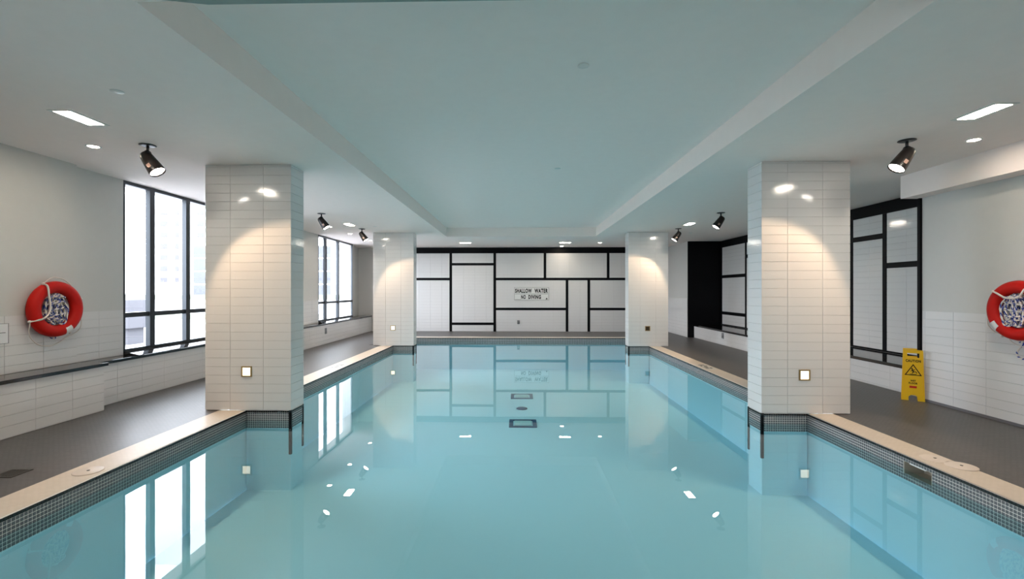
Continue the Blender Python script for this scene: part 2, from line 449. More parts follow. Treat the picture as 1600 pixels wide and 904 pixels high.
# right side
wr = MB()
wr.box(WR, 6.3, YR, 6.30, 0, H)
wr.box(NX, 6.4, 6.30, 14.60, 0, H)
wr.box(5.19, 6.4, 14.62, YB, 0, H)
wall_right = wr.build('wall_right', M_wall, kind='structure')
UYm = (0, -1, 0)
tiles(wall_right, (WR - .0005, 0, 0), UYm, UZ, -6.29, -2.4, 0.03, WZ, ua=-6.25 , va=WZ)
tiles(wall_right, (WR - .0005, 0, 0), UYm, UZ, -2.4, 3.4, 0.03, WZ, ua=-6.25, va=WZ, joined=True)
tiles(wall_right, (5.19 - .0005, 0, 0), UYm, UZ, -YB + .01, -14.63, 0.01, WZ, ua=-14.63, va=WZ, joined=True)
MB().box(WR - .012, WR, YR, 6.30, 0, .028).build('baseboard_right', mat('grey_base', (0.16, 0.15, 0.16), 0.5), kind='structure')

# rear wall behind the camera
MB().box(-5.7, 6.4, YR - .15, YR, 0, H).build('wall_rear', M_wall, kind='structure')

# back wall: black framing bars with white tiled panels between them
wall_back = MB().box(-5.7, 6.4, YB, YB + .1, 0, H).build('wall_back', M_wall, kind='structure')
BX = [-4.75, -3.86, -2.345, -0.806, 0.942, 1.708, 2.462, 3.13, 4.4]
hb = .045
def bar(x0, x1, z0, z1): MB().bbox(x0, x1, YB - .022, YB - .0005, z0, z1, .003).build('black_bar', M_black, wall_back)
def panel(x0, x1, z0, z1):
    pn = MB().box(x0, x1, YB - .008, YB - .0004, z0, z1).build('panel', M_grout, wall_back)
    tiles(pn, (0, YB - .008, 0), (1, 0, 0), UZ, x0, x1, z0, z1, ua=x0, va=z0, joined=True)
XA, XZ = -4.75, 5.18
bar(XA, XZ, 2.724, H - .002)
for x, z0, z1 in ((-2.345, 0.004, 2.724), (-.806, 0.004, 2.724), (.942, 1.87, 2.724), (1.708, .004, 1.785), (2.462, .004, 1.785), (3.13, 1.87, 2.724), (XA + hb, .004, 2.724)):
    bar(x - hb, x + hb, z0, z1)
for x0, x1, z in ((XA + 2 * hb, -2.39, 1.827), (-2.30, -.851, 2.345), (-2.30, -.851, .268), (-.761, XZ, 1.827), (-.761, 1.663, .785), (2.507, XZ, .785)):
    bar(x0, x1, z - .043, z + .043)
for x0, x1, z0, z1 in ((XA + .09, -2.39, 1.87, 2.724), (XA + .09, -2.39, .004, 1.784), (-2.30, -.851, 2.388, 2.724), (-2.30, -.851, .311, 2.302), (-2.30, -.851, .004, .225),
                       (-.761, .897, 1.87, 2.724), (.987, 3.085, 1.87, 2.724), (3.175, XZ, 1.87, 2.724), (-.761, 1.663, .828, 1.784), (-.761, 1.663, .004, .742),
                       (1.753, 2.417, .004, 1.784), (2.507, XZ, .828, 1.784), (2.507, XZ, .004, .742)):
    panel(x0, x1, z0, z1)

# niche on the right: black end wall, black bars and tiled panels on its back, low tiled wall and granite ledge
niche = MB().box(5.19, NX + .1, 14.58, 14.62, 0.001, H - .001).build('wall_niche', M_black, kind='structure')
MB().box(WR, NX, 6.30, 6.305, .39, H - .001).build('niche_reveal', M_black, niche)
def nbar(y0, y1, z0, z1): MB().bbox(NX - .022, NX - .0005, y0, y1, z0, z1, .003).build('black_bar', M_black, niche)
def npanel(y0, y1, z0, z1, joined):
    pn = MB().box(NX - .008, NX - .0004, y0, y1, z0, z1).build('panel', M_grout, niche)
    tiles(pn, (NX - .008, 0, 0), UYm, UZ, -y1, -y0, z0, z1, ua=-y1, va=z0, joined=joined)
SZ = .392
nbar(6.31, 14.57, 2.724, H - .002)
nbar(6.31, 14.57, SZ, SZ + .03)
NV = [6.355, 8.135, 8.93, 10.4, 11.5, 13.0, 14.53]
for y in NV: nbar(y - hb, y + hb, SZ + .03, 2.724)
rows = {0: [1.845], 1: [2.355], 2: [1.845], 3: [.755], 4: [2.355], 5: [.755, 1.845]}
for i in range(len(NV) - 1):
    a, b = NV[i] + hb, NV[i + 1] - hb; z = SZ + .03
    for r in rows[i]:
        nbar(a, b, r - .045, r + .045); npanel(a, b, z, r - .045, i > 1); z = r + .045
    npanel(a, b, z, 2.724, i > 1)
lw = MB().box(WRn, WRn + .12, 6.305, 14.58, 0, SZ - .05).build('wall_low', M_grout, kind='structure')
tiles(lw, (WRn - .0005, 0, 0), UYm, UZ, -14.57, -6.34, 0.012, SZ - .05, ua=-14.57, va=SZ - .05)
MB().bbox(WRn - .03, NX - .024, 6.31, 14.575, SZ - .05, SZ - .002, .004).build('granite_ledge', M_granite, label='long dark granite ledge inside the black-framed niche on the right', cat='ledge')
MB().bbox(WR - .03, WR + .035, 6.302, 6.345, 0.001, 2.634, .003).build('niche_jamb', M_black, niche)

# ------------------------------------------------------------------ windows
def window(n, y0, y1, mull):
    xg = -5.395; xf = WL2 + .0; z0 = .56; z1 = H
    o = thing('window_%d' % n, (xg, (y0 + y1) / 2, z0), kind='structure')
    MB().box(xg - .02, xf + .012, y0, y1, z0 + .04, z0 + .072).build('bottom_rail', M_frame, o)
    MB().add([(xx, yy, zz) for yy in (y0, y1) for xx, zz in ((xg - .02, .54), (-5.14, .5535), (-5.14, .5545), (xf, .60), (xg - .02, .60))], [(0, 1, 2, 3, 4), (9, 8, 7, 6, 5), (0, 1, 6, 5), (1, 2, 7, 6), (2, 3, 8, 7), (3, 4, 9, 8), (4, 0, 5, 9)]).build('sloped_sill', M_granite, o)
    MB().box(xg - .02, xf, y0, y1, z1 - .045, z1 - .001).build('top_rail', M_frame, o)
    ys = [y0 + .02] + mull + [y1 - .02]
    for i, y in enumerate(ys):
        wd = .02 if i in (0, len(ys) - 1) else .047
        if i == 0: wd = .015
        MB().box(xg - .012, xf + (.02 if wd > .03 else 0), y - wd, y + wd, z0 + .072, z1 - .045).build('mullion', M_frame, o)
    for i in range(len(ys) - 1):
        a = ys[i] + (.047 if i else .015); b = ys[i + 1] - (.047 if i + 2 < len(ys) else .02)
        MB().box(xg - .012, xf, a, b, 1.06, 1.125).build('transom', M_frame, o)
        for za, zb in ((z0 + .072, 1.06), (1.125, z1 - .045)):
            MB().add([(xg, a, za), (xg, b, za), (xg, b, zb), (xg, a, zb)], [(0, 1, 2, 3)]).build('pane', M_glass, o)
for i, (a, b, mu) in enumerate(WINDOWS): window(i + 1, a, b, mu)

# ------------------------------------------------------------------ benches along the left wall
b1 = thing('tiled_bench', (-5.1, 4, 0), label='near white tiled bench with black granite top below the left life ring', cat='bench')
MB().box(-4.938, WL1, YR + .02, 5.53, 0, .531).build('body', M_grout, b1)
tiles(b1, (-4.938, 0, 0), UY, UZ, 2.4, 5.53, .005, .531, ua=5.53, va=.531)
tiles(b1, (-4.938, 0, 0), UY, UZ, YR + .03, 2.4, .005, .531, ua=5.53, va=.531, joined=True)
tiles(b1, (0, 5.53, 0), (-1, 0, 0), UZ, 4.935, 5.11, .005, .531, ua=4.935, va=.531)
MB().bbox(WL1, -4.905, YR + .02, 5.565, .531, .568, .004).build('granite_top', M_granite, b1)
b2 = thing('tiled_bench', (-5.24, 11, 0), label='long white tiled bench with black granite top under the windows', cat='bench')
MB().box(-5.138, WL2, 5.545, YB - .03, 0, .515).build('body', M_grout, b2)
tiles(b2, (-5.138, 0, 0), UY, UZ, 5.55, YB - .03, .005, .515, ua=5.55, va=.515)
MB().bbox(WL2, -5.105, 5.575, YB - .03, .515, .553, .004).build('granite_top', M_granite, b2)

# ------------------------------------------------------------------ columns
def column(label, x0, x1, y0, y1, side, ua):
    cx, cy = (x0 + x1) / 2, (y0 + y1) / 2
    c = thing('tiled_column', (cx, cy, 0), label=label, cat='column', group='white tiled columns beside the pool')
    t = .009
    MB().box(x0 + t, x1 - t, y0 + t, y1 - t, 0.0035, H - .001).build('core', M_grout, c)
    xp = XL if side < 0 else XR                       # pool edge
    xs = x1 if side < 0 else x0                       # pool-side face
    bx = (xp, x1) if side < 0 else (x0, xp)
    MB().box(bx[0] , bx[1] - (.012 if side < 0 else 0), y0 + .012, y1 - .012, POOLD, .003).build('footing', M_plaster, c) if side < 0 else \
        MB().box(bx[0] + .012, bx[1], y0 + .012, y1 - .012, POOLD, .003).build('footing', M_plaster, c)
    tiles(c, (0, y0 + t, 0), (1, 0, 0), UZ, x0, x1, .005, H - .002, ua=ua, va=.005)
    if side < 0:
        tiles(c, (x1 - t, 0, 0), UY, UZ, y0, y1, .005, H - .002, ua=y0, va=.005)
        tiles(c, (x0 + t, 0, 0), UYm, UZ, -y1, -y0, .005, H - .002, ua=-y0, va=.005, joined=True)
    else:
        tiles(c, (x0 + t, 0, 0), UYm, UZ, -y1, -y0, .005, H - .002, ua=-y0, va=.005)
        tiles(c, (x1 - t, 0, 0), UY, UZ, y0, y1, .005, H - .002, ua=y0, va=.005, joined=True)
    tiles(c, (0, y1 - t, 0), (-1, 0, 0), UZ, -x1, -x0, .005, H - .002, ua=-x0, va=.005, joined=True)
    mosaic(c, (bx[0], y0 + .006, .002), (1, 0, 0), bx[1] - bx[0])
    mosaic(c, (bx[1], y1 - .006, .002), (-1, 0, 0), bx[1] - bx[0])
    if side < 0: mosaic(c, (xs - .006, y0, .002), (0, 1, 0), y1 - y0)
    else: mosaic(c, (xs + .006, y1, .002), (0, -1, 0), y1 - y0)
    for yy in (y0, y1):                               # black warning stripes on the submerged corners
        s = -1 if yy == y0 else 1
        m_ = MB(); xa = xs - .03 if side < 0 else xs; 
        m_.bbox(xa + (.002 if side < 0 else -.002), xa + .03 + (.002 if side < 0 else -.002), min(yy - .002 * -s, yy - s * .03), max(yy - .002 * -s, yy - s * .03), -.52, .003, .003)
        m_.build('corner_stripe', M_black, c)
    MB().box(x0 - .004, x1 + .004, y0 - .006, y0 + .02, .0036, .008).build('base_joint', mat('brown_sealant', (0.12, 0.085, 0.06), 0.8), c) if False else None
    return c
column('near left white tiled column with a lit step light, beside the window', CL0, CL1, Y1, Y1b, -1, -3.43)
column('near right white tiled column with a lit step light, beside the niche', CR0, CR1, Y1, Y1b, 1, 3.13)
column('far left white tiled column in front of the back wall', CL0 - .02, CL1, Y2, Y2b, -1, -3.43)
column('far right white tiled column with a dark unlit step light', CR0, CR1, Y2, Y2b, 1, 3.13)

def step_light(x, y, z, lit, label):
    t = thing('step_light', (x, y, z), label=label, cat='step light', group='step lights in the columns')
    f = MB(); a = .055
    for s in (-1, 1):
        f.box(x + s * a - .008, x + s * a + .008, y - .012, y + .002, z - a - .008, z + a + .008)
        f.box(x - a + .008, x + a - .008, y - .012, y + .002, z + s * a - .008, z + s * a + .008)
    f.build('frame', mat('brass_frame', (0.42, 0.30, 0.14), 0.35, 0.5, 0.7), t)
    MB().box(x - .047, x + .047, y - .006, y + .001, z - .047, z + .047).build('lens', M_step if lit else mat('dark_lens', (0.05, 0.035, 0.02), 0.3), t)
step_light(-3.23, Y1 + .001, .465, True, 'small lit square step light low on near left column')
step_light(3.32, Y1 + .001, .45, True, 'small lit square step light low on near right column')
step_light(-3.236, Y2 + .001, .46, True, 'small lit square step light low on far left column')
step_light(3.32, Y2 + .001, .456, False, 'small dark unlit square step light on far right column')

# ------------------------------------------------------------------ ceiling fittings
def spotlight(x, y, s, label):
    ax = Vector((.583 * s, .02, -.812)).normalized()
    t = thing('spotlight', (x, y, H), label=label, cat='spotlight', group='black spotlights on the side soffits')
    MB().lathe([(.001, 0), (.075, 0), (.078, -.006), (.06, -.012), (.001, -.013)], (x, y, H), n=28, cap0=False, cap1=False).build('mounting_plate', M_blackmetal, t)
    MB().lathe([(.013, -.01), (.013, -.07)], (x, y, H), n=14).build('stem', M_blackmetal, t)
    k = Vector((x, y, H - .085))
    MB().lathe([(.001, -.032), (.02, -.03), (.028, -.015), (.028, .015), (.02, .03), (.001, .032)], k, (0, 1, 0), n=18, cap0=False, cap1=False).build('knuckle', M_blackmetal, t)
    base = k + Vector((-.03 * s, 0, -.012)) - ax * .015
    br = MB().lathe([(.001, 0), (.040, .003), (.054, .022), (.060, .06), (.070, .15), (.078, .235), (.078, .243), (.072, .243), (.070, .222)], base, ax, n=30, cap0=False, cap1=False).build('barrel', [mat('dark_bronze', (0.012, 0.008, 0.007), 0.35, 0.4)], t)
    LOC[br] = Vector((0, 0, 0))
    ln = MB().lathe([(.001, .226), (.070, .226), (.070, .230), (.001, .234)], base, ax, n=28, cap0=False, cap1=False)
    o = ln.build('lens', M_lens); o.parent = br; o.matrix_parent_inverse = Matrix.Identity(4)
    side = Vector((0, -1, 0)); side = (side - ax * side.dot(ax)).normalized(); w_ = ax.cross(side)
    T = Matrix.Translation(base + ax * .175 + side * .0725) @ Matrix((w_, ax, side)).transposed().to_4x4()
    st = MB().prism([(-.018, -.02), (.018, -.02), (.018, .02), (-.018, .02)], T, .003)
    o = st.build('sticker', mat('faded_sticker', (0.45, 0.28, 0.22), 0.6)); o.parent = br; o.matrix_parent_inverse = Matrix.Identity(4)
    d = bpy.data.lights.new('spot_beam', 'SPOT'); d.energy = SPOT_W; d.color = WARM; d.spot_size = R(97); d.spot_blend = 0.22; d.shadow_soft_size = .03
    lo = bpy.data.objects.new('spot_beam', d); lo.location = base + ax * .252
    lo.rotation_euler = (-ax).to_track_quat('Z', 'Y').to_euler()
    COL.objects.link(lo); lo.parent = t; lo.matrix_parent_inverse = Matrix.Translation(-LOC[t])
for x, y, s, l in ((-3.82, 4.80, 1, 'black spotlight on left soffit before the near left column'), (3.89, 4.83, -1, 'black spotlight on right soffit before the near right column'),
                   (-3.83, 9.15, 1, 'black spotlight midway between the two left columns'), (3.92, 9.24, -1, 'black spotlight midway between the two right columns'),
                   (-3.80, 11.45, 1, 'black spotlight just before the far left column'), (3.89, 11.58, -1, 'black spotlight just before the far right column'),
                   (-3.82, -1.6, 1, 'added unseen black spotlight on left soffit behind the viewpoint'), (3.89, -1.6, -1, 'added unseen black spotlight on right soffit behind the viewpoint')):  # this unseen pair carries on the rows, added to light the foreground
    spotlight(x, y, s, l)

def linear(x, y, lx, ly, label):
    t = thing('ceiling_light', (x, y, H), label=label, cat='ceiling light', group='recessed rectangular ceiling lights')
    f = MB(); e = .014
    for s in (-1, 1):
        f.box(x + s * lx / 2 - e, x + s * lx / 2 + e, y - ly / 2 - e, y + ly / 2 + e, H - .006, H + .001)
        f.box(x - lx / 2 + e, x + lx / 2 - e, y + s * ly / 2 - e, y + s * ly / 2 + e, H - .006, H + .001)
    f.build('frame', M_white, t)
    MB().box(x - lx / 2 + e, x + lx / 2 - e, y - ly / 2 + e, y + ly / 2 - e, H - .003, H + .002).build('diffuser', M_lin, t)
linear(-3.81, 4.03, .17, .36, 'recessed rectangular light on left soffit nearest the viewer')
linear(3.91, 4.07, .17, .36, 'recessed rectangular light on right soffit nearest the viewer')
linear(-3.84, 10.7, .17, .36, 'recessed rectangular light between the far left spotlights')
linear(3.87, 10.78, .17, .36, 'recessed rectangular light between the far right spotlights')
linear(-1.655, 14.88, .36, .17, 'recessed rectangular light before back wall, left one')
linear(1.48, 14.89, .36, .17, 'recessed rectangular light before back wall, right one')
linear(-3.81, -2.6, .17, .36, 'added unseen rectangular light on left soffit behind the viewpoint')  # this and the next two are unseen, added for light on the foreground
linear(3.91, -2.6, .17, .36, 'added unseen rectangular light on right soffit behind the viewpoint')
linear(0.1, -1.5, .36, .17, 'added unseen rectangular light over the near deck behind the viewpoint')

def downlight(x, y, label):
    t = thing('downlight', (x, y, H), label=label, cat='downlight', group='small round ceiling downlights')
    MB().lathe([(.048, .001), (.068, .001), (.066, -.006), (.050, -.005), (.048, .001)], (x, y, H), n=26, cap0=False, cap1=False).build('trim_ring', M_white, t)
    MB().lathe([(.001, -.003), (.048, -.003), (.048, .002), (.001, .002)], (x, y, H), n=26, cap0=False, cap1=False).build('lens', M_down, t)
for x, y, l in ((-4.42, 4.83, 'small round downlight above the left life ring'), (4.545, 4.83, 'small round downlight above the right life ring'),
                (-4.44, 11.06, 'small round downlight above left bench, first of three by far window'), (-4.44, 12.42, 'small round downlight above left bench, second of three by far window'),
                (-4.445, 14.15, 'small round downlight above left bench, third of three by far window'),
                (1.49, 16.09, 'small round downlight right against the back wall'), (2.585, 14.98, 'small round downlight left of the far right column top'),
                (-4.42, -1.5, 'added unseen round downlight on left soffit behind the viewpoint'), (4.54, -1.5, 'added unseen round downlight on right soffit behind the viewpoint')):  # last two repeat the rows out of view, added as foreground light
    downlight(x, y, l)

def sprinkler(x, y, z, label):
    t = thing('sprinkler_cover', (x, y, z), label=label, cat='sprinkler', group='flat sprinkler covers on the ceiling')
    MB().lathe([(.001, -.004), (.045, -.004), (.045, -.001), (.001, -.001)], (x, y, z), n=24, cap0=False, cap1=False).build('cover_plate', M_white, t)
    MB().lathe([(.034, 0), (.034, -.002)], (x, y, z), n=20).build('collar', M_greybox, t)
for x, y, z, l in ((-3.02, 3.5, H, 'flat round sprinkler cover on near left soffit'), (-3.33, 10.98, H, 'flat round sprinkler cover before far left column'),
                   (4.5, 12.45, H, 'flat round sprinkler cover right of the far right column'), (5.84, 12.6, H, 'flat round sprinkler cover inside the niche ceiling'),
                   (-.08, 14.72, H, 'flat round sprinkler cover near back wall, left of the pair'), (.52, 14.73, H, 'flat round sprinkler cover near back wall, right of the pair'),
                   (.51, 3.7, HT, 'flat round sprinkler cover in the tray, nearer one'), (.57, 6.81, HT, 'flat round sprinkler cover in the tray, farther one')):
    sprinkler(x, y, z, l)

# ------------------------------------------------------------------ life rings with rope
def arc_pts(f, n): return [f(i / (n - 1)) for i in range(n)]
def life_ring(x, y, z, s, label, coil_label):
    """s = +1: wall on the left (ring faces +x); s = -1: wall on the right"""
    def Pt(a, b, c): return Vector((x + s * c, y + a, z + b))          # a along wall, b up, c out from the wall
    t = thing('life_ring', (x, y, z - .31), label=label, cat='life ring', group='red life rings on the side walls')
    Rm, rm, dz = .246, .065, .058
    v = []; f = []; n, m = 64, 20
    for i in range(n):
        A = 2 * math.pi * i / n
        for j in range(m):
            B = 2 * math.pi * j / m; rr = Rm + rm * math.cos(B)
            v.append(Pt(rr * math.cos(A), rr * math.sin(A), .078 + dz * math.sin(B)))
    f = [(i * m + j, i * m + (j + 1) % m, ((i + 1) % n) * m + (j + 1) % m, ((i + 1) % n) * m + j) for i in range(n) for j in range(m)]
    MB().add(v, f, 0, True).build('ring', M_red, t)
    # grab rope: fixed at four lugs, hanging slack between them
    lug = [R(112), R(203), R(300), R(20)] if s > 0 else [R(68), R(150), R(240), R(-20)]
    def lugp(A): return Pt(.318 * math.cos(A), .318 * math.sin(A), .085)
    if s > 0:
        paths = [[lugp(R(118)), Pt(-.165, .255, .15), Pt(-.150, .15, .152), Pt(-.130, .03, .148), Pt(-.155, -.05, .15), Pt(-.22, -.10, .148), lugp(R(203))],
                 [lugp(R(118)), Pt(-.09, .335, .09), Pt(0, .355, .06), Pt(.12, .335, .05), Pt(.22, .27, .04)],
                 [lugp(R(203)), Pt(-.285, -.16, .08), Pt(-.275, -.23, .06), Pt(-.24, -.31, .05), Pt(-.15, -.385, .04), Pt(-.03, -.41, .035), Pt(.08, -.385, .03), Pt(.18, -.33, .03), Pt(.29, -.29, .03), Pt(.35, -.23, .03), Pt(.36, -.12, .03), Pt(.33, 0, .04)]]
        sec = [R(-62), R(-48)]
    else:
        paths = [[lugp(R(38)), Pt(.16, .185, .15), Pt(.05, .13, .152), Pt(-.07, .14, .15), Pt(-.13, .22, .15), lugp(R(118))],
                 [lugp(R(38)), Pt(.31, .10, .07), Pt(.34, -.03, .05), Pt(.36, -.15, .04), Pt(.33, -.22, .03), Pt(.26, -.26, .03), Pt(.17, -.25, .03)],
                 [Pt(.17, -.25, .03), Pt(.12, -.33, .03), Pt(.02, -.37, .03), Pt(-.12, -.36, .03), Pt(-.25, -.25, .04), lugp(R(200))]]
        sec = [R(-46), R(-32)]
        sec = [R(-60), R(-46)]
    def smooth(pts, k=8):
        out = []
        for i in range(len(pts) - 1):
            p0 = pts[max(i - 1, 0)]; p1 = pts[i]; p2 = pts[i + 1]; p3 = pts[min(i + 2, len(pts) - 1)]
            for q in range(k):
                u = q / k
                out.append(.5 * ((2 * p1) + (p2 - p0) * u + (2 * p0 - 5 * p1 + 4 * p2 - p3) * u * u + (3 * p1 - p0 - 3 * p2 + p3) * u ** 3))
        return out + [pts[-1]]
    for i, pth in enumerate(paths):
        MB().tube(smooth([p.copy() for p in pth]), .0095 if i == 0 else .0055, 8).build('grab_rope', M_rope, t)
    for A in ((R(118), R(203), R(300), R(20)) if s > 0 else (R(38), R(118), R(200), R(300))):
        p = lugp(A); MB().lathe([(.001, -.016), (.012, -.012), (.016, 0), (.012, .012), (.001, .016)], p, (0, math.cos(A), math.sin(A)), n=12, cap0=False, cap1=False).build('rope_knot', M_rope, t)
    # white label patch hugging the shell
    v = []; n, m = 8, 8; a0, a1 = (R(-74), R(-56)) if s > 0 else (R(-50), R(-31))
    for i in range(n + 1):
        A = a0 + (a1 - a0) * i / n
        for j in range(m + 1):
            B = R(14) + R(96) * j / m; rr = Rm + (rm + .002) * math.cos(B)
            v.append(Pt(rr * math.cos(A), rr * math.sin(A), .078 + (dz + .002) * math.sin(B)))
    f = [(i * (m + 1) + j, i * (m + 1) + j + 1, (i + 1) * (m + 1) + j + 1, (i + 1) * (m + 1) + j) for i in range(n) for j in range(m)]
    MB().add(v, f, 0, True).build('label_patch', M_white, t)
    # hook and the hanging bundle of blue and white heaving line
    MB().tube([Pt(.0, .155, .0), Pt(0, .155, .03), Pt(0, .15, .055), Pt(0, .165, .075)], .006, 8).build('wall_hook', M_blackmetal, label='black wall hook behind the ' + ('left' if s > 0 else 'right') + ' life ring', cat='hook')
    c = thing('rope_coil', Pt(0, 0, .05), label=coil_label, cat='rope', group='rope bundles inside the life rings')
    rnd = random.Random(3 if s > 0 else 5)
    off = (-.03 if s > 0 else .02)
    for k in range(22):
        cx = off + rnd.uniform(-.07, .095); wz = rnd.uniform(.025, .06); top = rnd.uniform(.14, .17); bot = -rnd.uniform(.12, .172); cz = .03 + .085 * (k / 22)
        pts = []
        for q in range(60):
            A = 2 * math.pi * q / 60
            pts.append(Pt(cx * (1 - .5 * max(0, math.sin(A))) + wz * math.cos(A) + .006 * math.sin(5 * A + k), (top + bot) / 2 + (top - bot) / 2 * math.sin(A), cz + .010 * math.cos(2 * A + k)))
        MB().tube(pts, .0085, 8, True, 0, 1, 2).build('rope_loop', [M_rope, M_ropeblue], c)
    for q in range(5):                                                  # loops wound round the bundle
        zz = .12 - .055 * q
        pts = [Pt(off * .9 + .01 + .118 * math.cos(A) * (1 - .12 * q * .5), zz + .02 * math.sin(A + q), .07 + .058 * math.sin(A)) for A in [2 * math.pi * i / 54 for i in range(54)]]
        MB().tube(pts, .0085, 8, True, 0, 1, 2).build('rope_loop', [M_rope, M_ropeblue], c)
    tail = [Pt(.0, -.15, .03), Pt(.03, -.25, .02), Pt(.05, -.315, .03), Pt(.02, -.335, .03), Pt(-.01, -.315, .03), Pt(.0, -.27, .02)] if s > 0 else \
           [Pt(.05, -.15, .03), Pt(.08, -.25, .02), Pt(.07, -.31, .03), Pt(.02, -.33, .03), Pt(-.01, -.30, .03), Pt(-.03, -.31, .03), Pt(.05, -.42, .03), Pt(.055, -.47, .03), Pt(.02, -.50, .03), Pt(-.03, -.49, .03), Pt(-.05, -.42, .03), Pt(-.04, -.31, .03)]
    MB().tube(smooth([p.copy() for p in tail]), .0085, 8, False, 0, 1, 3).build('rope_tail', [M_rope, M_ropeblue], c)
life_ring(WL1 + .010, 5.19, 1.222, 1, 'red life ring on left wall beside the window', 'blue and white rope bundle hanging inside the left life ring')
life_ring(WR - .010, 5.03, 1.222, -1, 'red life ring on right wall, cut by the picture edge', 'blue and white rope bundle hanging inside the right life ring')

# ------------------------------------------------------------------ signs
sg = thing('no_diving_sign', (.475, YB - .02, 1.085), label='white board on back wall reading shallow water no diving', cat='sign')
MB().bbox(-.137, 1.087, YB - .030, YB - .016, 1.085, 1.545, .004).build('board', M_signwhite, sg)
TS = lambda x, z, d=.0306: frame_T((x, YB - d, z), (1, 0, 0), (0, 0, 1))
bd = MB()
x0, x1, z0, z1 = -.125, 1.075, 1.097, 1.533; e = .008
bd.box(x0, x1, YB - .0315, YB - .030, z0, z0 + e).box(x0, x1, YB - .0315, YB - .030, z1 - e, z1).box(x0, x0 + e, YB - .0315, YB - .030, z0 + e, z1 - e).box(x1 - e, x1, YB - .0315, YB - .030, z0 + e, z1 - e)
bd.build('border_line', M_ink, sg)
MB().box(-.10, 1.05, YB - .0315, YB - .030, 1.303, 1.313).build('middle_line', M_ink, sg)
lettering(sg, 'SHALLOW', TS(.195, 1.418), .58, .155, M_ink, bold=.05)
lettering(sg, 'WATER', TS(.81, 1.418), .47, .155, M_ink, bold=.05)
lettering(sg, 'NO', TS(.195, 1.205), .165, .145, M_ink, bold=.05)
lettering(sg, 'DIVING', TS(.585, 1.205), .44, .145, M_ink, bold=.05)
MB().prism([(-.035, -.03), (.035, -.03), (0, .035)], TS(1.0, 1.15), .001).build('triangle_mark', M_ink, sg)
MB().box(-.10, .11, YB - .0312, YB - .030, 1.112, 1.120).build('fine_print', M_greybox, sg)

# caution sign leaning closed against the low wall
cs_loc = Vector((5.15, 6.30, 0))
cs = thing('caution_sign', cs_loc, label='yellow folding caution sign standing by the niche jamb', cat='sign')
nrm = Vector((-.60, -.80, 0)).normalized(); Ux = Vector((-nrm.y, nrm.x, 0)); Ux = Ux if Ux.x > 0 else -Ux
lean = R(5)
def csT(off, ln): 
    V = (Vector((0, 0, 1)) * math.cos(ln) - nrm * math.sin(ln)).normalized()
    return frame_T(cs_loc + nrm * off, Ux, V)
def panel_shape(T, name, hole):
    # outline with feet; handle hole cut as a real opening by bridging strips
    th = .018; m = MB()
    yb = .075
    hw = lambda y: .118 - .022 * y / .66
    def quad(xa, xb, ya, yc): 
        m.prism([(xa(ya), ya), (xb(ya), ya), (xb(yc), yc), (xa(yc), yc)], T, th)
    L_ = lambda y: -hw(y); R_ = lambda y: hw(y)
    quad(L_, lambda y: -.045, 0, yb); quad(lambda y: .045, R_, 0, yb)
    m.prism([(-.045, yb - .02), (-.02, yb), (-.045, yb)], T, th); m.prism([(.045, yb - .02), (.045, yb), (.02, yb)], T, th)
    quad(L_, R_, yb, .565)
    quad(L_, lambda y: -.06, .565, .625); quad(lambda y: .06, R_, .565, .625)
    quad(L_, R_, .625, .665)
    return m.build(name, M_yellow, cs)
T1 = csT(.02, -lean); T2 = csT(-.075, lean * .6)
panel_shape(T1, 'front_panel', True); panel_shape(T2, 'rear_panel', True)
Tf = T1 @ Matrix.Translation((0, 0, .0182))
rb = MB()
for xx in (-.100, .092): rb.prism([(xx, .09), (xx + .008, .09), (xx + .006, .55), (xx + .002, .55)], Tf, .004)
rb.build('edge_rib', M_yellow, cs)
mm = lambda x, y: Tf @ Matrix.Translation((x, y, .0006))
lettering(cs, 'CAUTION', mm(0, .525), .150, .036, M_ink, bold=.05)
tri = MB(); ri, ro = .060, .078
def tript(r): return [(r * math.cos(R(90 + 120 * k)), r * math.sin(R(90 + 120 * k))) for k in range(3)]
po, pi_ = tript(.100), tript(.080)
Tt = mm(0, .385)
for k in range(3):
    a, b = po[k], po[(k + 1) % 3]; c_, d_ = pi_[(k + 1) % 3], pi_[k]
    tri.prism([a, b, c_, d_], Tt, .0012)
tri.build('warning_triangle', M_ink, cs)
fig = MB()
def limb(p, q, w_):
    p, q = Vector(p), Vector(q); d_ = (q - p).normalized(); n_ = Vector((-d_.y, d_.x)) * w_ / 2
    fig.prism([tuple(p + n_), tuple(p - n_), tuple(q - n_), tuple(q + n_)], Tt, .0012)
fig.prism([(-.012 + .009 * math.cos(R(40 * k)), .038 + .009 * math.sin(R(40 * k))) for k in range(9)], Tt, .0012)
limb((-.010, .028), (.004, -.006), .014); limb((-.008, .022), (.020, .024), .007); limb((-.006, .016), (-.026, .004), .007)
limb((.004, -.006), (.028, .000), .009); limb((.028, .000), (.036, -.022), .008); limb((.002, -.006), (-.012, -.024), .009); limb((-.034, -.034), (.034, -.034), .006)
fig.build('falling_figure', M_ink, cs)
lettering(cs, 'WET', mm(0, .265), .055, .024, M_ink, bold=.05)
lettering(cs, 'FLOOR', mm(0, .232), .088, .026, M_ink, bold=.05)
MB().prism([(-.036, -.014), (.036, -.014), (.036, .014), (-.036, .014)], mm(0, .183), .001).build('red_badge', M_redink, cs)
MB().tube([T1 @ Vector((-.09, .655, .0)), T1 @ Vector((.09, .655, .0))], .011, 10).build('hinge', M_yellow, cs)

